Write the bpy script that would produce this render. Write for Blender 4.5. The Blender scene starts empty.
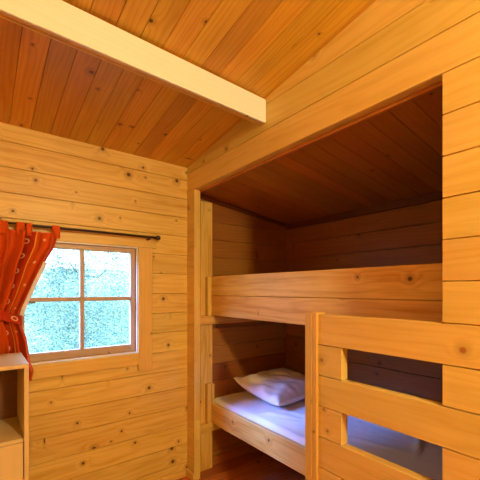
import bpy, bmesh, math, random
from mathutils import Vector, Matrix
R = random.Random(7)
scn = bpy.context.scene
COL = scn.collection

# ------------------------------------------------------------------ helpers
class NT:
    """tiny node-tree builder"""
    def __init__(self, tree):
        self.t = tree
        tree.nodes.clear()
    def n(self, typ, **kw):
        nd = self.t.nodes.new(typ)
        for k, v in kw.items():
            setattr(nd, k, v)
        return nd
    def link(self, a, b):
        self.t.links.new(a, b)
    def put(self, sock, v):
        if v is None:
            return
        if hasattr(v, 'is_linked') or isinstance(v, bpy.types.NodeSocket):
            self.link(v, sock)
        else:
            sock.default_value = v
    def m(self, op, a, b=None, c=None, clamp=False):
        nd = self.n('ShaderNodeMath', operation=op, use_clamp=clamp)
        self.put(nd.inputs[0], a)
        self.put(nd.inputs[1], b)
        self.put(nd.inputs[2], c)
        return nd.outputs[0]
    def xyz(self, x=0.0, y=0.0, z=0.0):
        nd = self.n('ShaderNodeCombineXYZ')
        self.put(nd.inputs[0], x); self.put(nd.inputs[1], y); self.put(nd.inputs[2], z)
        return nd.outputs[0]
    def sep(self, v):
        nd = self.n('ShaderNodeSeparateXYZ')
        self.link(v, nd.inputs[0])
        return nd.outputs
    def noise(self, vec, scale=1.0, detail=2.0, rough=0.5):
        nd = self.n('ShaderNodeTexNoise')
        self.link(vec, nd.inputs['Vector'])
        nd.inputs['Scale'].default_value = scale
        nd.inputs['Detail'].default_value = detail
        nd.inputs['Roughness'].default_value = rough
        return nd.outputs[0]
    def mix(self, f, a, b, mode='MIX'):
        nd = self.n('ShaderNodeMix', data_type='RGBA', blend_type=mode)
        self.put(nd.inputs[0], f)
        self.put(nd.inputs[6], a if not isinstance(a, tuple) else (*a, 1)[:4])
        self.put(nd.inputs[7], b if not isinstance(b, tuple) else (*b, 1)[:4])
        return nd.outputs[2]
    def smooth(self, v, lo, hi, tlo=0.0, thi=1.0):
        nd = self.n('ShaderNodeMapRange', interpolation_type='SMOOTHSTEP')
        self.put(nd.inputs[0], v)
        nd.inputs[1].default_value = lo; nd.inputs[2].default_value = hi
        nd.inputs[3].default_value = tlo; nd.inputs[4].default_value = thi
        return nd.outputs[0]

def new_mat(name):
    m = bpy.data.materials.new(name)
    m.use_nodes = True
    return m, NT(m.node_tree)

def finish(nt, color, rough=0.5, spec=0.5, bump=None, bstr=0.1, bdist=0.002, **kw):
    p = nt.n('ShaderNodeBsdfPrincipled')
    out = nt.n('ShaderNodeOutputMaterial')
    nt.link(p.outputs[0], out.inputs[0])
    nt.put(p.inputs['Base Color'], color if not isinstance(color, tuple) else (*color, 1)[:4])
    nt.put(p.inputs['Roughness'], rough)
    p.inputs['Specular IOR Level'].default_value = spec
    for k, v in kw.items():
        nt.put(p.inputs[k.replace('_', ' ')], v)
    if bump is not None:
        b = nt.n('ShaderNodeBump')
        b.inputs['Strength'].default_value = bstr
        b.inputs['Distance'].default_value = bdist
        nt.link(bump, b.inputs['Height'])
        nt.link(b.outputs[0], p.inputs['Normal'])
    return p

def wood(name, light, dark, knot=(.07, .018, .005), rough=.42, spec=.4, freq=42, knots=.5,
         kr=(.004, .013), tonevar=.16, spike=.3, contrast=.6, cell=(2.3, 7.5)):
    m, nt = new_mat(name)
    uv = nt.sep(nt.n('ShaderNodeUVMap', uv_map='UVMap').outputs[0])
    tn = nt.sep(nt.n('ShaderNodeUVMap', uv_map='Tone').outputs[0])
    u, v, r1, r2 = uv[0], uv[1], tn[0], tn[1]
    cu, cv = cell
    vor = nt.n('ShaderNodeTexVoronoi', voronoi_dimensions='2D')
    vor.inputs['Scale'].default_value = 1.0
    vor.inputs['Randomness'].default_value = .95
    vec = nt.xyz(nt.m('MULTIPLY', u, cu), nt.m('MULTIPLY', v, cv))
    nt.link(vec, vor.inputs['Vector'])
    pos = nt.sep(vor.outputs['Position'])
    rc = nt.sep(vor.outputs['Color'])
    du = nt.m('SUBTRACT', u, nt.m('DIVIDE', pos[0], cu))
    dv = nt.m('SUBTRACT', v, nt.m('DIVIDE', pos[1], cv))
    is_sp = nt.m('LESS_THAN', rc[2], spike)
    dvs = nt.m('MULTIPLY', dv, nt.m('MULTIPLY_ADD', is_sp, -.72, 1.0))
    dus = nt.m('MULTIPLY', du, nt.m('MULTIPLY_ADD', is_sp, .35, 1.0))
    dist = nt.m('SQRT', nt.m('ADD', nt.m('MULTIPLY', dus, dus), nt.m('MULTIPLY', dvs, dvs)))
    rad = nt.m('MULTIPLY_ADD', nt.m('POWER', rc[0], 1.6), kr[1] - kr[0], kr[0])
    has = nt.m('LESS_THAN', rc[1], knots)
    q = nt.m('DIVIDE', dist, rad)
    core = nt.m('MULTIPLY', nt.smooth(q, .55, 1.1, 1, 0), has)
    halo = nt.m('MULTIPLY', nt.smooth(q, .9, 3.2, 1, 0), has)
    # grain: contour lines of a stretched field, bulging round the knots
    n1 = nt.noise(nt.xyz(nt.m('MULTIPLY', u, 1.1), nt.m('MULTIPLY', v, 9.0), nt.m('MULTIPLY', r1, 9.0)), 1.0, 3.0, .5)
    bulge = nt.m('MULTIPLY', nt.m('EXPONENT', nt.m('MULTIPLY', nt.m('MULTIPLY', q, q), -.10)), has)
    ph = nt.m('ADD', nt.m('MULTIPLY_ADD', n1, 5.5, nt.m('MULTIPLY', v, freq)), nt.m('MULTIPLY', bulge, 1.3))
    s = nt.m('MULTIPLY_ADD', nt.m('SINE', nt.m('MULTIPLY', ph, 6.2832)), .5, .5)
    s = nt.m('POWER', s, 2.0)
    streak = nt.noise(nt.xyz(nt.m('MULTIPLY', u, 3.0), nt.m('MULTIPLY', v, 150.0), r2), 1.0, 2.0, .6)
    blotch = nt.noise(nt.xyz(nt.m('MULTIPLY', u, 2.2), nt.m('MULTIPLY', v, 14.0), nt.m('MULTIPLY', r2, 7)), 1.0, 2.0, .5)
    f = nt.m('ADD', nt.m('MULTIPLY', s, .42), nt.m('MULTIPLY', nt.smooth(streak, .35, .7), .30))
    f = nt.m('ADD', f, nt.m('MULTIPLY', nt.smooth(blotch, .35, .75), .45))
    f = nt.m('MULTIPLY', f, contrast, clamp=True)
    c = nt.mix(f, light, dark)
    c = nt.mix(nt.m('MULTIPLY', halo, .38), c, tuple(x * .55 for x in dark))
    c = nt.mix(nt.m('MULTIPLY', core, .9), c, knot)
    tone = nt.m('MULTIPLY_ADD', r1, 2 * tonevar, 1 - tonevar)
    hsv = nt.n('ShaderNodeHueSaturation')
    nt.link(c, hsv.inputs['Color'])
    nt.link(tone, hsv.inputs['Value'])
    nt.link(nt.m('MULTIPLY_ADD', r2, .016, .492), hsv.inputs['Hue'])
    finish(nt, hsv.outputs[0], rough, spec, bump=nt.m('ADD', s, nt.m('MULTIPLY', streak, .8)), bstr=.12, bdist=.0006)
    return m

def plain(name, col, rough=.5, spec=.5, metallic=0.0, var=.08, sc=30):
    m, nt = new_mat(name)
    tc = nt.n('ShaderNodeTexCoord').outputs['Object']
    n = nt.noise(tc, sc, 3.0)
    c = nt.mix(nt.m('MULTIPLY', n, 1.0), tuple(x * (1 - var) for x in col), tuple(min(1, x * (1 + var)) for x in col))
    finish(nt, c, rough, spec, Metallic=metallic)
    return m

class MB:
    def __init__(self):
        self.bm = bmesh.new()
        self.uv = self.bm.loops.layers.uv.new('UVMap')
        self.tn = self.bm.loops.layers.uv.new('Tone')
    def prism(self, o, e1, e2, e3, L, w, t, ch=0.0, cut=None):
        """board: length L along e1, width w along e2, thickness t along e3, long edges chamfered by ch"""
        o, e1, e2, e3 = Vector(o), Vector(e1), Vector(e2), Vector(e3)
        dp = ch
        if isinstance(ch, tuple):
            ch, dp = ch
        ch = min(ch, w * .45); dp = min(dp, t * .45)
        if ch > 0:
            pr = [(ch, 0), (w - ch, 0), (w, dp), (w, t - dp), (w - ch, t), (ch, t), (0, t - dp), (0, dp)]
        else:
            pr = [(0, 0), (w, 0), (w, t), (0, t)]
        ru, rv, r1, r2 = R.uniform(0, 50), R.uniform(0, 50), R.random(), R.random()
        A = [self.bm.verts.new(o + e2 * a + e3 * b) for a, b in pr]
        B = [self.bm.verts.new(o + e1 * L + e2 * a + e3 * b) for a, b in pr]
        n = len(pr)
        fs = []
        flip = e1.cross(e2).dot(e3) < 0
        def face(vs, uvs):
            if flip:
                vs, uvs = vs[::-1], uvs[::-1]
            f = self.bm.faces.new(vs)
            for lp, c in zip(f.loops, uvs):
                lp[self.uv].uv = (c[0] + ru, c[1] + rv)
                lp[self.tn].uv = (r1, r2)
            fs.append(f)
        per = 0
        for i in range(n):
            j = (i + 1) % n
            d = math.dist(pr[i], pr[j])
            face([A[i], B[i], B[j], A[j]], [(0, per), (L, per), (L, per + d), (0, per + d)])
            per += d
        face(A[:], [(a * .3, b * .3 + .2) for a, b in pr])
        face(B[::-1], [(a * .3, b * .3 + .7) for a, b in pr[::-1]])
        if flip is False:
            pass
        if cut:
            co, no = cut
            geom = list(set(A + B)) + fs + list({e for f in fs for e in f.edges})
            r = bmesh.ops.bisect_plane(self.bm, geom=geom, plane_co=co, plane_no=no, clear_outer=True)
            ed = [g for g in r['geom_cut'] if isinstance(g, bmesh.types.BMEdge)]
            if ed:
                rf = bmesh.ops.holes_fill(self.bm, edges=ed)
                for f in rf['faces']:
                    for lp in f.loops:
                        lp[self.tn].uv = (r1, r2)
        return self
    def box(self, x0, x1, y0, y1, z0, z1, ax='x', ch=.0015, cut=None):
        X, Y, Z = (1, 0, 0), (0, 1, 0), (0, 0, 1)
        if ax == 'x':
            return self.prism((x0, y0, z0), X, Y, Z, x1 - x0, y1 - y0, z1 - z0, ch, cut)
        if ax == 'y':
            return self.prism((x0, y0, z0), Y, Z, X, y1 - y0, z1 - z0, x1 - x0, ch, cut)
        return self.prism((x0, y0, z0), Z, X, Y, z1 - z0, x1 - x0, y1 - y0, ch, cut)
    def build(self, name, mat, parent=None, smooth=False, **props):
        bmesh.ops.recalc_face_normals(self.bm, faces=self.bm.faces[:])
        me = bpy.data.meshes.new(name)
        self.bm.to_mesh(me)
        self.bm.free()
        me.materials.append(mat)
        if smooth:
            for p in me.polygons:
                p.use_smooth = True
        o = bpy.data.objects.new(name, me)
        COL.objects.link(o)
        if parent:
            o.parent = parent
            o.matrix_parent_inverse = Matrix.Translation(-Vector(parent.location))
        for k, v in props.items():
            o[k] = v
        return o

def thing(name, loc, label, cat, group=None):
    o = bpy.data.objects.new(name, None)
    o.empty_display_size = .05
    COL.objects.link(o)
    o.location = loc
    o['label'] = label; o['category'] = cat
    if group:
        o['group'] = group
    return o

def raw_mesh(name, verts, faces, mat, parent=None, smooth=True, uvs=None, **props):
    me = bpy.data.meshes.new(name)
    me.from_pydata([tuple(v) for v in verts], [], faces)
    me.update()
    me.materials.append(mat)
    if uvs is not None:
        l = me.uv_layers.new(name='UVMap')
        for p in me.polygons:
            for li in p.loop_indices:
                l.data[li].uv = uvs[me.loops[li].vertex_index]
    if smooth:
        for p in me.polygons:
            p.use_smooth = True
    o = bpy.data.objects.new(name, me)
    COL.objects.link(o)
    if parent:
        o.parent = parent
        o.matrix_parent_inverse = Matrix.Translation(-Vector(parent.location))
    for k, v in props.items():
        o[k] = v
    return o

def tube(bm_pts, r, seg=12):
    """tube along points -> verts, faces"""
    vs, fs = [], []
    P = [Vector(p) for p in bm_pts]
    n = len(P)
    for i, p in enumerate(P):
        d = (P[min(i + 1, n - 1)] - P[max(i - 1, 0)]).normalized()
        a = d.orthogonal().normalized() if i == 0 else (a - d * a.dot(d)).normalized()
        b = d.cross(a)
        rr = r[i] if isinstance(r, (list, tuple)) else r
        for k in range(seg):
            t = 2 * math.pi * k / seg
            vs.append(p + (a * math.cos(t) + b * math.sin(t)) * rr)
    for i in range(n - 1):
        for k in range(seg):
            k2 = (k + 1) % seg
            fs.append((i * seg + k, i * seg + k2, (i + 1) * seg + k2, (i + 1) * seg + k))
    fs.append(tuple(range(seg))[::-1])
    fs.append(tuple(range((n - 1) * seg, n * seg)))
    return vs, fs

# ------------------------------------------------------------------ materials
WALL = wood('pine_wall', (.77, .56, .155), (.58, .33, .045), knots=.85, kr=(.005, .016), tonevar=.07, cell=(2.7, 8.0), spike=.14, freq=24, contrast=.85)
PART = wood('pine_partition', (.78, .56, .165), (.64, .39, .065), knot=(.34, .12, .03), knots=.45, kr=(.006, .013), tonevar=.06, cell=(2.3, 7.5), spike=0, freq=20, contrast=.7)
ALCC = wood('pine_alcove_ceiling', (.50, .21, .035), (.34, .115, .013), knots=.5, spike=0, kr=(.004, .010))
CEIL = wood('pine_ceiling', (.70, .38, .038), (.44, .17, .009), knots=.5, freq=50, spike=.05, kr=(.005, .013), tonevar=.12)
NICHE = wood('pine_alcove_shaded', (.36, .145, .024), (.22, .075, .010), knots=.45, spike=.1)  # wall pine darkened, the alcove's shade put into the colour
BEAM = wood('pale_spruce', (.78, .76, .68), (.72, .66, .50), knots=.3, kr=(.003, .008), spike=0, tonevar=.04, contrast=.5)
RAIL = wood('pine_bunk', (.82, .54, .15), (.58, .29, .045), knots=.45, freq=13, contrast=.95, spike=0, tonevar=.06)
TRIMM = wood('pine_trim', (.74, .50, .13), (.60, .36, .06), knots=.28, kr=(.003, .008), spike=0, tonevar=.06)
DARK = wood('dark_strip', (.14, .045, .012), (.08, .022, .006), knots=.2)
HARD = wood('shaded_hardboard', (.16, .075, .028), (.12, .055, .02), knots=0)  # cabinet back, with the shadow under the top panel mixed into its brown
SASH = wood('window_sash_wood', (.50, .37, .26), (.40, .28, .18), knots=.15, kr=(.003, .007), spike=0, tonevar=.06)
FLOORM = wood('floor_boards', (.52, .17, .05), (.34, .09, .02), knots=.35, rough=.3, spike=0, tonevar=.18)
CAB = wood('beech_laminate', (.66, .52, .27), (.57, .43, .20), knots=0.0, freq=30, tonevar=.03, contrast=.5)
WHITE = plain('white_seal', (.78, .78, .80), .35)
IRON = plain('dark_iron', (.045, .022, .014), .4, metallic=.5)
BRASS = plain('dark_latch_metal', (.09, .08, .08), .35, metallic=.7)

def sheet_mat(name, col):
    m, nt = new_mat(name)
    tc = nt.n('ShaderNodeTexCoord').outputs['Object']
    w = nt.noise(tc, 900.0, 1.0)
    n = nt.noise(tc, 7.0, 4.0, .55)
    finish(nt, tuple(min(.9, c * 1.08) for c in col), .85, .2, bump=nt.m('MULTIPLY_ADD', w, .04, n), bstr=.5, bdist=.02, Sheen_Weight=.2)
    return m
SHEET = sheet_mat('white_cotton', (.80, .80, .82))
PILLOW = sheet_mat('pillow_cotton', (.82, .80, .80))

def curtain_mat():
    m, nt = new_mat('curtain_fabric')
    uv = nt.sep(nt.n('ShaderNodeUVMap', uv_map='UVMap').outputs[0])
    u, v = uv[0], uv[1]
    per = .34
    fu = nt.m('FRACT', nt.m('DIVIDE', u, per))
    band = nt.m('LESS_THAN', fu, .24)
    line = nt.m('MAXIMUM', nt.m('LESS_THAN', nt.m('ABSOLUTE', nt.m('SUBTRACT', fu, .24)), .009),
                nt.m('LESS_THAN', nt.m('ABSOLUTE', nt.m('SUBTRACT', fu, .02)), .009))
    # rings down the middle of each narrow band
    pv = .085
    fv = nt.m('SUBTRACT', nt.m('FRACT', nt.m('DIVIDE', v, pv)), .5)
    dx = nt.m('MULTIPLY', nt.m('SUBTRACT', fu, .13), per)
    dy = nt.m('MULTIPLY', fv, pv)
    d = nt.m('SQRT', nt.m('ADD', nt.m('MULTIPLY', dx, dx), nt.m('MULTIPLY', dy, dy)))
    ring = nt.m('LESS_THAN', nt.m('ABSOLUTE', nt.m('SUBTRACT', d, .0125)), .003)
    # little dots / stars down the wide band
    fv2 = nt.m('SUBTRACT', nt.m('FRACT', nt.m('DIVIDE', v, .13)), .5)
    dx2 = nt.m('MULTIPLY', nt.m('SUBTRACT', fu, .62), per)
    dy2 = nt.m('MULTIPLY', fv2, .13)
    star = nt.m('LESS_THAN', nt.m('ADD', nt.m('ABSOLUTE', dx2), nt.m('ABSOLUTE', dy2)), .009)
    n = nt.noise(nt.xyz(u, v), 40.0, 3.0)
    c = nt.mix(band, (.70, .095, .008), (.44, .022, .005))
    c = nt.mix(nt.m('MULTIPLY', n, .25), c, (.88, .16, .02))
    c = nt.mix(line, c, (.85, .42, .05))
    c = nt.mix(nt.m('MAXIMUM', ring, star), c, (.90, .55, .28))
    p = nt.n('ShaderNodeBsdfPrincipled')
    nt.link(c, p.inputs['Base Color'])
    p.inputs['Roughness'].default_value = .8
    p.inputs['Specular IOR Level'].default_value = .2
    tr = nt.n('ShaderNodeBsdfTranslucent')
    nt.link(c, tr.inputs['Color'])
    mx = nt.n('ShaderNodeMixShader')
    mx.inputs[0].default_value = .25
    nt.link(p.outputs[0], mx.inputs[1]); nt.link(tr.outputs[0], mx.inputs[2])
    out = nt.n('ShaderNodeOutputMaterial')
    nt.link(mx.outputs[0], out.inputs[0])
    return m
CURT = curtain_mat()

def glass_mat():
    m, nt = new_mat('window_glass')
    fr = nt.n('ShaderNodeFresnel'); fr.inputs[0].default_value = 1.45
    t = nt.n('ShaderNodeBsdfTransparent'); t.inputs[0].default_value = (.93, .97, .96, 1)
    g = nt.n('ShaderNodeBsdfGlossy'); g.inputs['Roughness'].default_value = .02
    mx = nt.n('ShaderNodeMixShader')
    ge = nt.n('ShaderNodeNewGeometry')
    nt.link(nt.m('MULTIPLY', fr.outputs[0], nt.m('SUBTRACT', 1.0, ge.outputs['Backfacing'])), mx.inputs[0]); nt.link(t.outputs[0], mx.inputs[1]); nt.link(g.outputs[0], mx.inputs[2])
    out = nt.n('ShaderNodeOutputMaterial')
    nt.link(mx.outputs[0], out.inputs[0])
    return m
GLASS = glass_mat()

def leaf_mat(name, a, b):
    m, nt = new_mat(name)
    g = nt.n('ShaderNodeNewGeometry')
    c = nt.mix(g.outputs['Random Per Island'], a, b)
    p = nt.n('ShaderNodeBsdfPrincipled')
    nt.link(c, p.inputs['Base Color']); p.inputs['Roughness'].default_value = .5
    tr = nt.n('ShaderNodeBsdfTranslucent'); nt.link(c, tr.inputs['Color'])
    mx = nt.n('ShaderNodeMixShader'); mx.inputs[0].default_value = .3
    nt.link(p.outputs[0], mx.inputs[1]); nt.link(tr.outputs[0], mx.inputs[2])
    out = nt.n('ShaderNodeOutputMaterial'); nt.link(mx.outputs[0], out.inputs[0])
    return m

# ------------------------------------------------------------------ dimensions (metres)
B = .1415                        # log / board pitch
WX = 1.2535                      # partition face
WY = 2.29                        # window wall face
XL, YF = -1.45, -2.5            # left wall, wall behind the camera
NX, NY = 2.306, .25              # alcove back wall, alcove end wall
SL = .147                        # main ceiling slope
def ceil_z(y): return 2.323 + SL * (WY - y)
NS = .133                        # alcove ceiling slope
def alc_z(x): return 2.152 - NS * (x - 1.2985)
ceil_cut = ((0, WY, 2.323 + .01), Vector((0, SL, 1)).normalized())
G = (.0026, .009)

def rows(mb, axis, lo, hi, z_start, z_end, fixed, thick, holes=(), cut=None, seam=0.0):
    """horizontal boards from lo..hi along axis; holes = [(lo,hi,z0,z1)]; fixed = face coordinate (room side), thick signed"""
    z = z_start
    while z < z_end - 1e-6:
        z1 = min(z + B, z_end)
        zz = max(z, 0.0)
        segs = [(lo, hi, zz, z1)]
        for (a, b, h0, h1) in holes:
            new = []
            for (s0, s1, q0, q1) in segs:
                if s1 <= a or s0 >= b or q1 <= h0 or q0 >= h1:
                    new.append((s0, s1, q0, q1)); continue
                if s0 < a: new.append((s0, a, q0, q1))
                if s1 > b: new.append((b, s1, q0, q1))
                c0, c1 = max(s0, a), min(s1, b)
                if q0 < h0: new.append((c0, c1, q0, h0))
                if q1 > h1: new.append((c0, c1, h1, q1))
            segs = new
        for (s0, s1, q0, q1) in segs:
            if s1 - s0 < .004 or q1 - q0 < .004:
                continue
            parts = [(s0, s1)]
            if seam and s1 - s0 > 1.0 and R.random() < seam:
                c = s0 + (s1 - s0) * R.uniform(.3, .7)
                parts = [(s0, c), (c, s1)]
            for (p0, p1) in parts:
                f0, f1 = sorted((fixed, fixed + thick))
                if axis == 'x':
                    mb.box(p0, p1, f0, f1, q0, q1, 'x', G[::-1], cut)
                else:
                    mb.box(f0, f1, p0, p1, q0, q1, 'y', G, cut)
        z = z1
    return mb

# ------------------------------------------------------------------ setting
# window wall (runs on as the alcove's end wall)
WIN = (.165, .872, .968, 1.70)
zs = .81 - 6 * B
w = rows(MB(), 'x', XL - .045, WX + .02, zs, 2.45, WY, .045, [WIN], ceil_cut, seam=.3)
w.build('wall_back', WALL, kind='structure')
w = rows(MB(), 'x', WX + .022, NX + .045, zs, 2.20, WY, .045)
w.build('wall_alcove_left', NICHE, kind='structure')

# partition: header above opening, stub, and wall right of the bunk
w = rows(MB(), 'y', YF, WY - .0005, 1.288 + 6 * B, 3.0, WX, .045, (), ceil_cut)
rows(w, 'y', YF, .501, 1.288, 1.288 + 6 * B, WX, .045)
rows(w, 'y', YF, .300, .0145 - B, 1.288, WX, .045)
for k in range(-1, 15):
    z0, z1 = max(0, .0145 + B * k), .0145 + B * (k + 1)
    w.box(WX, WX + .052, 2.185, WY - .0005, z0, z1, 'y', G)
w.build('wall_right', PART, kind='structure')

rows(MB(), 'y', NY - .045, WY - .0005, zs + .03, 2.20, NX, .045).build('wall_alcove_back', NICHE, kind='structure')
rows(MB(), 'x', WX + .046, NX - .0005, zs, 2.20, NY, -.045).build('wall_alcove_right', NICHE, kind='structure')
rows(MB(), 'y', YF, WY - .0005, .0145 - B, 3.0, XL, -.045, (), ceil_cut).build('wall_left', WALL, kind='structure')
rows(MB(), 'x', XL - .045, WX + .045, zs, 3.2, YF, -.045, (), ceil_cut).build('wall_front', WALL, kind='structure')

# main ceiling planks climbing away from the window wall
mb = MB()
d = Vector((0, -1, SL)).normalized()
up = Vector((0, SL, 1)).normalized()
Lc = (WY + .05 - (YF - .05)) / -d.y
x = .336 - .1 * 19
while x < WX + .04:
    o = Vector((x, WY + .05, ceil_z(WY + .05)))
    mb.prism(o, d, Vector((1, 0, 0)), up, Lc, min(.1, WX + .045 - x), .02, (.0016, .006))
    x += .1
mb.prism((XL - .04, WY + .05, ceil_z(WY + .05) + .021), d, Vector((1, 0, 0)), up, Lc, WX + .08 - XL, .03)
mb.build('ceiling', CEIL, kind='structure')

# alcove ceiling
mb = MB()
d = Vector((1, 0, -NS)).normalized(); up = Vector((NS, 0, 1)).normalized()
y = NY
while y < WY - .002:
    mb.prism((WX + .046, y, alc_z(WX + .046)), d, Vector((0, 1, 0)), up, (NX + .02 - WX - .046) / d.x, min(.1, WY - y), .02, (.0016, .006))
    y += .1
mb.prism((WX + .046, NY - .04, alc_z(WX + .046) + .021), d, Vector((0, 1, 0)), up, 1.05, WY - NY + .08, .03)
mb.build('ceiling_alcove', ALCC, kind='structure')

# floor
mb = MB()
y = YF - .02
k = 0
while y < WY + .02:
    c = [.35, 1.4, -.3, .9][k % 4]
    for a, b in ((XL - .03, c), (c, NX + .03)):
        mb.box(a + .0005, b - .0005, y + .0005, y + .1195, -.022, 0, 'x', .0018)
    y += .12; k += 1
mb.build('floor', FLOORM, kind='structure')

# trims, and a painted shade strip in the alcove
MB().box(XL, WX - .018, WY - .014, WY - .0005, 0.001, .05, 'x', .003).build('baseboard_back', WALL, kind='structure')
MB().box(WX - .013, WX - .0005, 2.178, WY - .001, .001, .055, 'y', .003).build('baseboard_right', PART, kind='structure')
MB().box(1.4645, NX - .001, WY - .016, WY - .0005, 0.001, .075, 'x', .003).build('baseboard_alcove', FLOORM, kind='structure')
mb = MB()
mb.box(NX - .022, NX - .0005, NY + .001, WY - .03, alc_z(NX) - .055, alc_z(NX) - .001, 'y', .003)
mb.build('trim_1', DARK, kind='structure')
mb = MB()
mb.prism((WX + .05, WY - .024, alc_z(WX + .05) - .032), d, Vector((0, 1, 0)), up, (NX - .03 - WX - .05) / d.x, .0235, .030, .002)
mb.build('alcove_shade_strip', DARK, kind='structure')  # dark strip added in place of the shade under the ceiling edge
MB().box(WX + .0455, WX + .066, .30, 2.18, 2.125, 2.145, 'y', .002).build('trim_3', ALCC, kind='structure')

# ------------------------------------------------------------------ ceiling beam
bt = thing('ceiling_beam', (0, 1.42, 2.317), 'pale planed spruce beam crossing under the plank ceiling', 'beam')
by_ = Vector((1, .032, 0)).normalized(); bn = Vector((-by_.y, by_.x, 0)); UP = Vector((0, 0, 1))
def beam_piece(mb, a0, a1, z0, z1, ch):
    # strip between depths a0..a1 behind the front face, heights z0..z1
    Lb = (WX - XL - .004) / by_.x
    o = Vector((WX - .002, 1.398, z0)) - by_ * Lb + bn * a0
    return mb.prism(o, by_, bn, UP, Lb, a1 - a0, z1 - z0, ch)
zt = ceil_z(1.398) - .009
beam_piece(MB(), 0, .0140, 2.317, zt, .002).build('beam_board', BEAM, bt)
beam_piece(MB(), .0142, .0450, 2.340, zt - .006, .001).build('beam_core', ALCC, bt)
beam_piece(beam_piece(MB(), .0185, .0285, 2.319, 2.3395, .001), .0335, .0450, 2.319, 2.3395, .001).build('bottom_batten', TRIMM, bt)

# ------------------------------------------------------------------ window
wo = bpy.data.objects.new('window_1', None); COL.objects.link(wo)
wo.location = (.519, 2.31, .97); wo['kind'] = 'structure'
def ring_frame(mb, x0, x1, z0, z1, y0, y1, sw, ch=.002):
    mb.box(x0, x0 + sw, y0, y1, z0, z1, 'z', ch)
    mb.box(x1 - sw, x1, y0, y1, z0, z1, 'z', ch)
    mb.box(x0 + sw, x1 - sw, y0, y1, z0, z0 + sw, 'x', ch)
    mb.box(x0 + sw, x1 - sw, y0, y1, z1 - sw, z1, 'x', ch)
    return mb
ring_frame(MB(), .1665, .8705, .9695, 1.6985, 2.284, 2.36, .010).build('window_frame', TRIMM, wo)
ring_frame(MB(), .1728, .8652, .9698, 1.6918, 2.2745, 2.2835, .0075, .001).build('weather_seal', WHITE, wo)
sash = MB()
sash.box(.1772, .211, 2.305, 2.345, .9802, 1.6878, 'z', .003)
sash.box(.827, .8598, 2.305, 2.345, .9802, 1.6878, 'z', .003)
sash.box(.211, .827, 2.305, 2.345, .9802, 1.029, 'x', .003)
sash.box(.211, .827, 2.305, 2.345, 1.652, 1.6878, 'x', .003)
so = sash.build('window_sash', SASH, wo)
MB().box(.5065, .5315, 2.308, 2.343, 1.0295, 1.6515, 'z', .003).build('glazing_bar', SASH, so)
MB().box(.2115, .506, 2.310, 2.341, 1.330, 1.356, 'x', .003).box(.532, .8265, 2.310, 2.341, 1.330, 1.356, 'x', .003).build('glazing_bar', SASH, so)
for (a, b) in ((.2115, .506), (.532, .8265)):
    for (c, e) in ((1.0295, 1.3295), (1.3565, 1.6515)):
        MB().box(a, b, 2.326, 2.329, c, e, 'x', 0).build('pane', GLASS, wo)
mb = MB(); mb.box(.19, .204, 2.298, 2.305, 1.30, 1.36, 'z', .002); mb.box(.19, .262, 2.290, 2.298, 1.322, 1.334, 'x', .002)
mb.build('window_handle', BRASS, wo)
cs = bpy.data.objects.new('trim_4', None); COL.objects.link(cs); cs['kind'] = 'structure'; cs.location = (.519, 2.28, .85)
MB().box(.8665, .966, 2.264, WY - .0005, .851, 1.6915, 'z', .003).build('casing', TRIMM, cs)
MB().box(.0725, .1715, 2.269, WY - .0005, .851, 1.6915, 'z', .003).build('casing', TRIMM, cs)
MB().box(.038, 1.0, 2.269, WY - .0005, 1.6925, 1.784, 'x', .003).build('casing', TRIMM, cs)
MB().box(.172, .866, 2.265, WY - .0005, .888, .9685, 'x', .0015).build('casing', TRIMM, cs)

# ------------------------------------------------------------------ curtain rod and curtain
RY, RZ = 2.224, 1.762
rod = thing('curtain_rod', (.45, RY, RZ), 'thin dark iron curtain rod with a ball end above the window', 'curtain rod')
v, f = tube([(-.28, RY, RZ), (.972, RY, RZ)], .0075, 16)
raw_mesh('pole', v, f, IRON, rod)
for sx, xx in ((-1, -.28), (1, .972)):
    pts = [(xx + sx * .018 * (1 - math.cos(math.pi * i / 12)), RY, RZ) for i in range(13)]
    rr = [max(.001, .0165 * math.sin(math.pi * i / 12)) for i in range(13)]
    v, f = tube(pts, rr, 16)
    raw_mesh('finial', v, f, IRON, rod)
for xx in (.93, -.2):
    mb = MB(); mb.box(xx - .006, xx + .006, RY - .004, 2.2685, RZ - .018, RZ - .0080, 'y', .002)
    mb.build('bracket', IRON, rod)

cur = thing('curtain', (.1, RY, .9), 'orange red curtain with ring motifs tied back at the window', 'curtain')
def lerp_tab(tab, t):
    for (a, va), (b, vb) in zip(tab, tab[1:]):
        if t >= b:
            k = (t - a) / (b - a) if b != a else 0
            k = max(0, min(1, k))
            return va + (vb - va) * k
    return tab[-1][1]
right = [(1.80, .378), (1.76, .376), (1.644, .347), (1.535, .290), (1.356, .216), (1.290, .186), (1.262, .180), (1.21, .188), (1.131, .212), (.996, .232), (.944, .248), (.90, .240), (.80, .235)]
left = [(1.80, -.26), (1.70, -.26), (1.50, -.19), (1.356, -.14), (1.29, -.125), (1.21, -.125), (1.13, -.15), (1.0, -.18), (.80, -.18)]
TABS = [(-.262, -.222), (-.13, -.09), (-.02, .02), (.085, .128), (.163, .203), (.209, .240), (.336, .376)]
ZT = 1.727
FW = 1.32                         # cloth width
NU, NV = 260, 110
ZB = .90
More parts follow.
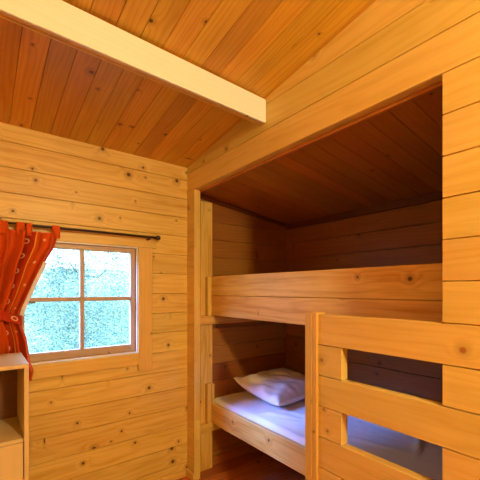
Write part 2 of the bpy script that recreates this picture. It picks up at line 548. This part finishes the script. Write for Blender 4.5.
# map cloth u to x at the top: tighter folds where the tabs sit close
def top_x(t): return left[0][1] + (right[1][1] - left[0][1]) * t
vs, uvs, fs = [], [], []
for j in range(NV + 1):
    s = j / NV
    for i in range(NU + 1):
        t = i / NU
        zt_ = ZT
        xt = top_x(t)
        # cloth sags between neighbouring tabs
        for (a, b), (c, e) in zip(TABS, TABS[1:]):
            if b < xt < c:
                q = (xt - b) / (c - b)
                zt_ -= .30 * (c - b) * q * (1 - q) * .55
        zb = ZB + .022 * (1 - t) + .015 * math.sin(t * 23) + (.02 * (1 - t))
        z = zt_ + (zb - zt_) * s
        xl, xr = lerp_tab(left, z), lerp_tab(right, z)
        waist = math.exp(-((z - 1.262) / .10) ** 2)
        wr = (xr - xl)
        tt = t
        # fold shift makes the pleats run over one another
        ph = t * 2 * math.pi * 8.5
        xx = xl + wr * tt + .018 * math.sin(ph * 1.0 + 1.3) * (1 - .5 * waist) * min(1, t * 8, (1 - t) * 8)
        amp = (.036 - .016 * waist) * (.45 + .55 * min(1, s * 5))
        yy = 2.203 + amp * (abs(math.sin(ph * .5)) ** .8 * 2 - 1.1) + .008 * math.sin(ph * 2.3 + 4 * s) + .006 * math.sin(9 * s + t * 5)
        # gathered bundle is rounder at the tie
        yy += waist * .018 * (abs(2 * t - 1) ** 2 - .5)
        yy = min(yy, 2.258)
        vs.append((xx, yy, z)); uvs.append((t * FW + .03, 1.8 - (ZT - z) * 1.02))
for j in range(NV):
    for i in range(NU):
        a = j * (NU + 1) + i
        fs.append((a, a + 1, a + NU + 2, a + NU + 1))
cl = raw_mesh('cloth', vs, fs, CURT, cur, uvs=uvs)
sm = cl.modifiers.new('thick', 'SOLIDIFY'); sm.thickness = .0012
# tabs looped over the rod
for (a, b) in TABS:
    prof = []
    for k in range(13):
        th = math.radians(-15 + 210 * k / 12)
        prof.append((RY - .0115 * math.cos(th), RZ + .0115 * math.sin(th)))
    fr = [(2.196, ZT - .03), (2.204, ZT - .005)] + prof + [(2.226, ZT), (2.212, ZT - .02)]
    vs, uvs, fs = [], [], []
    acc = 0
    for k, (yy, zz) in enumerate(fr):
        if k: acc += math.dist(fr[k], fr[k - 1])
        for m_ in range(5):
            q = m_ / 4
            vs.append((a + (b - a) * q, yy - .003 * math.sin(math.pi * q), zz))
            uvs.append((.13 + q * .02 + a * .9, acc + a))
    for k in range(len(fr) - 1):
        for m_ in range(4):
            c = k * 5 + m_
            fs.append((c, c + 1, c + 6, c + 5))
    tb = raw_mesh('tab', vs, fs, CURT, cur, uvs=uvs)
    sm = tb.modifiers.new('thick', 'SOLIDIFY'); sm.thickness = .0012
# tie-back band
vs, uvs, fs = [], [], []
NS_, NR = 64, 8
for i in range(NS_):
    th = 2 * math.pi * i / NS_
    cx_ = .028 + .162 * math.cos(th)
    cy_ = 2.200 + .052 * math.sin(th)
    cy_ = min(cy_, 2.262)
    for k in range(NR + 1):
        q = k / NR
        zz = 1.330 - .050 * q - .38 * cx_
        vs.append((cx_, cy_ - .003 * math.sin(math.pi * q) * math.sin(th), zz))
        uvs.append((.015 + .062 * q + 0, i / NS_ * .62))
for i in range(NS_):
    for k in range(NR):
        a = i * (NR + 1) + k; b = ((i + 1) % NS_) * (NR + 1) + k
        fs.append((a, b, b + 1, a + 1))
tie = raw_mesh('tie_back', vs, fs, CURT, cur, uvs=uvs)
sm = tie.modifiers.new('thick', 'SOLIDIFY'); sm.thickness = .0015
# pale lining edge showing beside the tie
vs, fs = [], []
pts = [(1.56, .305), (1.45, .258), (1.356, .222), (1.30, .200), (1.255, .188)]
for z, xx in pts:
    vs += [(xx - .012, 2.214, z), (xx + .008, 2.216, z - .004)]
for i in range(len(pts) - 1):
    fs.append((2 * i, 2 * i + 1, 2 * i + 3, 2 * i + 2))
ln = raw_mesh('lining', vs, fs, SHEET, cur, label='pale lining strip')
sm = ln.modifiers.new('thick', 'SOLIDIFY'); sm.thickness = .001

# ------------------------------------------------------------------ cabinet in the corner
cb = thing('shelf_cabinet', (-.2, 1.97, 0), 'pale wooden open shelf cabinet standing under the window curtain', 'cabinet')
X0, X1, Y0, Y1, ZC = -.60, .180, 1.79, 2.145, 1.069
MB().box(X1 - .018, X1, Y0, Y1, 0.001, ZC, 'z', .001).build('side_panel', CAB, cb)
MB().box(X0, X0 + .018, Y0, Y1, 0.001, ZC, 'z', .001).build('side_panel', CAB, cb)
MB().box(X0 + .018, X1 - .018, Y0, Y1, ZC - .018, ZC, 'x', .001).build('top_panel', CAB, cb)
MB().box(X0 + .018, X1 - .018, Y0 + .02, Y1 - .008, .716, .734, 'x', .001).build('shelf', CAB, cb)
MB().box(X0 + .018, X1 - .018, Y0 + .02, Y1 - .008, .05, .068, 'x', .001).build('shelf', CAB, cb)
MB().box(X0 + .018, X1 - .018, Y1 - .008, Y1, .05, ZC - .018, 'x', .0005).build('back_panel', HARD, cb)
MB().box(-.219, -.201, Y0 + .003, Y1 - .008, .734, ZC - .018, 'z', .001).build('divider', CAB, cb)
mid = -.21
for a, b in ((X0 + .0205, mid - .0015), (mid + .0015, X1 - .0215)):
    MB().box(a, b, Y0, Y0 + .018, .07, .720, 'z', .0015).build('door', CAB, cb)

# ------------------------------------------------------------------ bunk beds
RX = 1.430                        # outer face of the bed rails
# tall batten up the alcove wall carrying both bunks
post = thing('bunk_batten', (1.41, WY, 0), 'tall upright pine board fixed in the alcove corner beside the bunk ends', 'board')
MB().box(1.356, 1.464, 2.264, WY - .0005, .001, 2.085, 'z', .003).build('board', RAIL, post)

ub = thing('upper_bunk', (1.85, 1.27, 1.14), 'upper bunk with a tall two-board rail, above the made bed', 'bunk bed')
MB().box(RX, RX + .032, NY + .002, 2.262, 1.205, 1.357, 'y', .003).build('rail', RAIL, ub)
MB().box(RX, RX + .032, NY + .002, 2.262, 1.359, 1.505, 'y', .003).build('rail', RAIL, ub)
MB().box(1.310, NX - .002, 2.222, 2.2635, 1.135, 1.2045, 'x', .003).build('ledger', RAIL, ub)
MB().box(RX - .034, RX - .0005, 2.222, 2.262, 1.2055, 1.50, 'z', .003).build('cleat', TRIMM, ub)
mb = MB()
y = NY + .01
while y < 2.10:
    mb.box(RX + .034, NX - .003, y, y + .118, 1.206, 1.224, 'x', .001); y += .12
mb.build('bed_base', NICHE, ub)

lb = thing('lower_bunk', (1.85, 1.27, .3), 'lower bunk frame with a low side rail under the white mattress', 'bunk bed')
MB().box(RX, RX + .032, NY + .002, 2.262, .372, .522, 'y', .003).build('rail', RAIL, lb)
MB().box(1.310, NX - .002, 2.222, 2.2635, .310, .3715, 'x', .003).build('ledger', RAIL, lb)
MB().box(RX - .036, RX - .0005, 2.224, 2.2635, .3725, .675, 'z', .003).build('cleat', TRIMM, lb)
MB().box(RX + .012, RX + .036, 2.236, 2.2635, .5225, .665, 'z', .003).build('cleat', TRIMM, lb)
mb = MB()
y = NY + .01
while y < 2.10:
    mb.box(RX + .034, NX - .003, y, y + .118, .372, .392, 'x', .001); y += .12
mb.build('bed_base', NICHE, lb)

# mattress
def soft_box(name, x0, x1, y0, y1, z0, z1, r, nx, ny, mat, hfun, parent=None):
    vs, fs = [], []
    prof = []
    # cross-section in x/z, swept in y with rounded ends
    for i in range(ny + 1):
        q = i / ny
        y = y0 + (y1 - y0) * (.5 - .5 * math.cos(math.pi * q)) if False else y0 + (y1 - y0) * q
        e = min(y - y0, y1 - y)
        ins = r - math.sqrt(max(0, r * r - max(0, r - e) ** 2)) if e < r else 0
        ring = []
        a0, a1, b0, b1 = x0 + ins, x1 - ins, z0 + ins, z1 - ins
        rr = r * .9
        for cx_, cz_, t0 in ((a1 - rr, b1 - rr, 0), (a0 + rr, b1 - rr, 90), (a0 + rr, b0 + rr, 180), (a1 - rr, b0 + rr, 270)):
            for k in range(7):
                th = math.radians(t0 + 90 * k / 6)
                ring.append((cx_ + rr * math.cos(th), cz_ + rr * math.sin(th)))
            if t0 == 0:
                for k in range(1, nx):
                    qq = k / nx
                    ring.append((a1 - rr + (a0 + rr - a1 + rr) * qq, b1))
        for (px_, pz_) in ring:
            top = max(0, min(1, (pz_ - z0) / (z1 - z0)))
            vs.append((px_, y, pz_ + hfun(px_, y) * top))
        m_ = len(ring)
    for i in range(ny):
        for k in range(m_):
            k2 = (k + 1) % m_
            fs.append((i * m_ + k, i * m_ + k2, (i + 1) * m_ + k2, (i + 1) * m_ + k))
    fs.append(tuple(range(m_))); fs.append(tuple(range(ny * m_, (ny + 1) * m_))[::-1])
    o = raw_mesh(name, vs, fs, mat, parent)
    bm = bmesh.new(); bm.from_mesh(o.data); bmesh.ops.recalc_face_normals(bm, faces=bm.faces[:]); bm.to_mesh(o.data); bm.free()
    return o
from mathutils import noise as mn
def hmat(x, y):
    h = .006 * mn.noise(Vector((x * 3, y * 3, 0)))
    # creases radiating from under the pillow
    for (cx_, cy_, ang, L, wd, a) in ((1.62, 1.62, -60, .22, .012, .010), (1.72, 1.60, -78, .26, .010, .010), (1.56, 1.72, -40, .2, .014, .008),
                                      (1.85, 1.5, -95, .3, .014, .010), (1.7, 1.1, -70, .3, .02, .008), (1.95, .9, 20, .3, .02, .01), (1.66, 1.45, -55, .18, .010, .007)):
        ca, sa = math.cos(math.radians(ang)), math.sin(math.radians(ang))
        p = (x - cx_) * ca + (y - cy_) * sa; q = -(x - cx_) * sa + (y - cy_) * ca
        h += 1.5 * a * math.exp(-(q / wd) ** 2) * math.exp(-(p / (L * .5)) ** 2)
    return h - .003
o = soft_box('mattress', RX + .034, NX - .004, NY + .006, 2.2625, .393, .556, .03, 60, 260, SHEET, hmat)
o['label'] = 'mattress in a white sheet lying on the lower bunk'; o['category'] = 'mattress'

# pillow
NP = 56
def pillow(cx_, cy_, cz_, lx, ly, th, rz, tilt):
    vs, fs = [], []
    idx = {}
    for side in (1, -1):
        for i in range(NP + 1):
            for j in range(NP + 1):
                a, b = 2 * i / NP - 1, 2 * j / NP - 1
                edge = i in (0, NP) or j in (0, NP)
                if side == -1 and edge:
                    idx[(side, i, j)] = idx[(1, i, j)]; continue
                # edges bow inwards between pointed corners
                px_ = a * (1 - .07 * (1 - b * b) * abs(a) ** 3)
                py_ = b * (1 - .07 * (1 - a * a) * abs(b) ** 3)
                k = ((1 - a ** 2) * (1 - b ** 2))
                h = k ** .42
                if side == 1:
                    z = th * .62 * h
                    z += .018 * k ** .3 * mn.noise(Vector((a * 2.2, b * 2.2, 3.3)))
                    z += .010 * k ** .2 * math.sin(10 * b + 4 * a * a) * (abs(a) ** 1.5) * 1.4
                    z += .022 * k ** .3 * mn.noise(Vector((a * 5 + b * 2, b * 3, 1.7)))
                else:
                    z = -th * .38 * h
                # corners turn up a little
                z += .020 * (abs(a * b)) ** 3
                idx[(side, i, j)] = len(vs)
                vs.append(Vector((px_ * lx / 2, py_ * ly / 2, z + .022 * (abs(a * b)) ** 3 * (1 if a < 0 and b > 0 else 0))))
    for side in (1, -1):
        for i in range(NP):
            for j in range(NP):
                q = [idx[(side, i, j)], idx[(side, i + 1, j)], idx[(side, i + 1, j + 1)], idx[(side, i, j + 1)]]
                fs.append(tuple(q if side == 1 else q[::-1]))
    M = Matrix.Translation((cx_, cy_, cz_)) @ Matrix.Rotation(rz, 4, 'Z') @ Matrix.Rotation(tilt[0], 4, 'X') @ Matrix.Rotation(tilt[1], 4, 'Y')
    return [M @ p for p in vs], fs
v, f = pillow(1.93, 1.975, .625, .60, .50, .150, math.radians(4), (math.radians(9), math.radians(-1)))
o = raw_mesh('pillow', v, f, PILLOW)
o['label'] = 'plump white pillow at the head of the lower bunk'; o['category'] = 'pillow'

# ------------------------------------------------------------------ slotted guard panel in the opening
gp = thing('guard_panel', (WX, .7, 0), 'slotted pine board panel with an end post, screening the lower bunk', 'panel')
for k in range(-1, 9):
    z0 = max(0.001, .0145 + B * k); z1 = .0145 + B * (k + 1)
    row = 8 - k                                # 0 = top board
    ins = .0004
    if row in (1, 3, 5):
        MB().box(WX, WX + .045, .3005, .501, z0 + ins, z1 - ins, 'y', G).build('board', PART, gp)
        MB().box(WX, WX + .045, .910, 1.036, z0 + ins, z1 - ins, 'y', G).build('board', PART, gp)
    else:
        MB().box(WX, WX + .045, .3005, 1.036, z0 + ins, z1 - ins, 'y', G).build('board', PART, gp)
mb = MB()
mb.box(WX - .012, WX + .052, 1.0365, 1.062, 0.001, 1.296, 'z', .003)
mb.box(WX - .014, WX + .052, 1.0625, 1.106, 0.001, 1.292, 'z', .003)
mb.build('post', TRIMM, gp)

# ------------------------------------------------------------------ pendant lamp (behind the camera)
LP = Vector((.69, -1.2, 2.22))
lamp = thing('pendant_lamp', (LP.x, LP.y, ceil_z(LP.y)), 'glass globe lamp hanging from the plank ceiling', 'lamp')
def sphere(name, c, r, mat, parent, sc=(1, 1, 1)):
    bm = bmesh.new(); bmesh.ops.create_uvsphere(bm, u_segments=32, v_segments=20, radius=r)
    vs = [(c[0] + q.co.x * sc[0], c[1] + q.co.y * sc[1], c[2] + q.co.z * sc[2]) for q in bm.verts]
    fs = [tuple(x.index for x in f.verts) for f in bm.faces]
    bm.free()
    return raw_mesh(name, vs, fs, mat, parent)
m, nt = new_mat('lit_globe')
em = nt.n('ShaderNodeEmission'); em.inputs[0].default_value = (1.0, .85, .45, 1); em.inputs[1].default_value = 780
out = nt.n('ShaderNodeOutputMaterial'); nt.link(em.outputs[0], out.inputs[0])
sphere('globe', LP, .075, m, lamp)
v, f = tube([(LP.x, LP.y, LP.z + .074), (LP.x, LP.y, ceil_z(LP.y) - .02)], .004, 8); raw_mesh('cord', v, f, IRON, lamp)
v, f = tube([(LP.x, LP.y, ceil_z(LP.y) - .03), (LP.x, LP.y, ceil_z(LP.y) - .004)], .045, 20); raw_mesh('ceiling_rose', v, f, WHITE, lamp)

# ------------------------------------------------------------------ outdoors
gm, nt = new_mat('meadow')
tc = nt.n('ShaderNodeTexCoord').outputs['Object']
finish(nt, nt.mix(nt.smooth(nt.noise(tc, 3.0, 4.0), .35, .65), (.20, .25, .11), (.30, .34, .15)), .9, .2)
NG = 40
vs, fs = [], []
for i in range(NG + 1):
    for j in range(NG + 1):
        x, y = -10 + 26 * i / NG, 2.5 + 22 * j / NG
        vs.append((x, y, -.35 + .17 * max(0, y - 6) + .15 * mn.noise(Vector((x * .4, y * .4, 0)))))
for i in range(NG):
    for j in range(NG):
        a = i * (NG + 1) + j
        fs.append((a, a + NG + 1, a + NG + 2, a + 1))
raw_mesh('ground_outside', vs, fs, gm, kind='structure')

LEAF = [leaf_mat('leaves_teal', (.02, .11, .08), (.28, .38, .28)), leaf_mat('leaves_pale', (.04, .15, .11), (.40, .50, .38)),
        leaf_mat('leaves_far', (.04, .14, .11), (.30, .40, .30))]
BARK = plain('bark', (.14, .10, .08), .9)
def shrub(x, y, z, w_, h, n, size, mat, label, name='leafy_shrub', group=None):
    t = thing(name, (x, y, z), label, 'tree' if 'tree' in name else 'shrub', group)
    rr = random.Random(int(x * 100 + y * 37))
    vs, fs = [], []
    blobs = [(rr.uniform(-.5, .5) * w_, rr.uniform(-.35, .35) * w_, rr.uniform(.18, .85) * h, rr.uniform(.24, .38) * w_) for _ in range(12)]
    for _ in range(n):
        bx, by, bz, br = rr.choice(blobs)
        dv_ = Vector((rr.gauss(0, 1), rr.gauss(0, 1), rr.gauss(0, 1))).normalized() * br * rr.uniform(.55, 1.05)
        c = Vector((bx, by, max(.02, bz + dv_.z * .9))) + Vector((dv_.x, dv_.y, 0)) + Vector((x, y, z))
        a = Vector((rr.gauss(0, 1), rr.gauss(0, 1), rr.gauss(0, .6))).normalized()
        b = a.orthogonal(); b.rotate(Matrix.Rotation(rr.uniform(0, 6.28), 3, a)); b.normalize()
        s = size * rr.uniform(.6, 1.3)
        k = len(vs)
        cr = a.cross(b) * s * .12
        vs += [c - a * s, c - b * s * .38 + cr, c + a * s, c + b * s * .38 + cr]
        fs += [(k, k + 1, k + 2), (k, k + 2, k + 3)]
    raw_mesh('foliage', vs, fs, mat, t, smooth=False)
    pts = [(x, y, z - .1), (x + .03, y, z + h * .4), (x - .02, y + .03, z + h * .75)]
    v, f = tube(pts, [w_ * .022, w_ * .014, w_ * .005], 8)
    raw_mesh('trunk', v, f, BARK, t)
    for k in range(4):
        b0 = [q * .6 for q in blobs[k]]
        v, f = tube([(x, y, z + h * .3), (x + b0[0] * .6, y + b0[1] * .6, z + b0[2] * .8), (x + b0[0], y + b0[1], z + b0[2])], [w_ * .012, w_ * .008, w_ * .003], 6)
        raw_mesh('branch', v, f, BARK, t)
def gz(x, y): return -.35 + .17 * max(0, y - 6) + .15 * mn.noise(Vector((x * .4, y * .4, 0)))
for (x, y, w_, h, n, s_, mi, lab) in [
    (1.05, 4.8, 1.25, 1.45, 11000, .019, 0, 'nearest leafy bush outside the window, low in the panes'),
    (-1.25, 4.9, 1.25, 1.4, 4000, .03, 1, 'pale bush outside, hidden behind the orange curtain'),
    (3.35, 5.0, 1.25, 1.4, 4000, .03, 1, 'pale bush outside, right of the window opening'),
    (1.75, 7.7, 1.75, 1.7, 11000, .028, 1, 'pale bush in the middle distance behind the nearest bush'),
    (-1.7, 8.2, 1.75, 1.7, 3000, .045, 1, 'middle distance bush to the left of the view'),
    (5.2, 8.2, 1.75, 1.7, 3000, .045, 1, 'middle distance bush to the right of the view'),
]:
    shrub(x, y, gz(x, y), w_, h, n, s_, LEAF[mi], lab)
for (x, y, w_, h, n, s_, mi, lab) in [
    (2.75, 12.2, 3.2, 3.9, 20000, .042, 2, 'broad leafy tree on the slope filling the upper panes'),
    (-3.4, 12.5, 3.2, 3.8, 4000, .08, 2, 'leafy tree on the slope left of the view'),
    (8.9, 12.5, 3.2, 3.8, 4000, .08, 2, 'leafy tree on the slope right of the view'),
]:
    shrub(x, y, gz(x, y), w_, h, n, s_, LEAF[mi], lab, name='leafy_tree')

# ------------------------------------------------------------------ light and sky
wd = bpy.data.worlds.new('sky'); scn.world = wd
wd.use_nodes = True
nt = NT(wd.node_tree)
bg = nt.n('ShaderNodeBackground'); bg.inputs[0].default_value = (.48, .70, 1.0, 1); bg.inputs[1].default_value = 8.0
out = nt.n('ShaderNodeOutputWorld'); nt.link(bg.outputs[0], out.inputs[0])
pl = bpy.data.lights.new('window_portal', 'AREA'); pl.shape = 'RECTANGLE'; pl.size = .62; pl.size_y = .63
pl.cycles.is_portal = True
po = bpy.data.objects.new('window_portal', pl); COL.objects.link(po)
po.location = (.519, 2.352, 1.34); po.rotation_euler = (math.radians(-90), 0, 0)

sl = bpy.data.lights.new('hazy_sun', 'SUN'); sl.energy = 38; sl.angle = math.radians(28); sl.color = (.15, .29, 1.0)
sob = bpy.data.objects.new('hazy_sun', sl); COL.objects.link(sob); sob.location = (-6, 10, 8)
sd = Vector((math.cos(math.radians(30)) * math.cos(math.radians(35)), -math.sin(math.radians(30)) * math.cos(math.radians(35)), -math.sin(math.radians(35))))
sob.rotation_euler = sd.to_track_quat('-Z', 'Y').to_euler()

# ------------------------------------------------------------------ camera
cam = bpy.data.cameras.new('camera')
cam.sensor_width = 36; cam.sensor_fit = 'HORIZONTAL'
cam.lens = 341 / 480 * 36
cam.shift_y = 50 / 480
cam.clip_start = .02
co = bpy.data.objects.new('camera', cam); COL.objects.link(co)
co.location = (0, 0, 1.4)
co.rotation_euler = (math.radians(90), 0, -math.atan2(.6088, .7934))
scn.camera = co

vs_ = scn.view_settings
vs_.view_transform = 'Standard'; vs_.look = 'None'; vs_.exposure = 0.0; vs_.gamma = 1; vs_.use_curve_mapping = False
scn.cycles.max_bounces = 10
scn.cycles.diffuse_bounces = 4
scn.cycles.transparent_max_bounces = 16
scn.cycles.use_denoising = True
scn.cycles.sample_clamp_indirect = 6
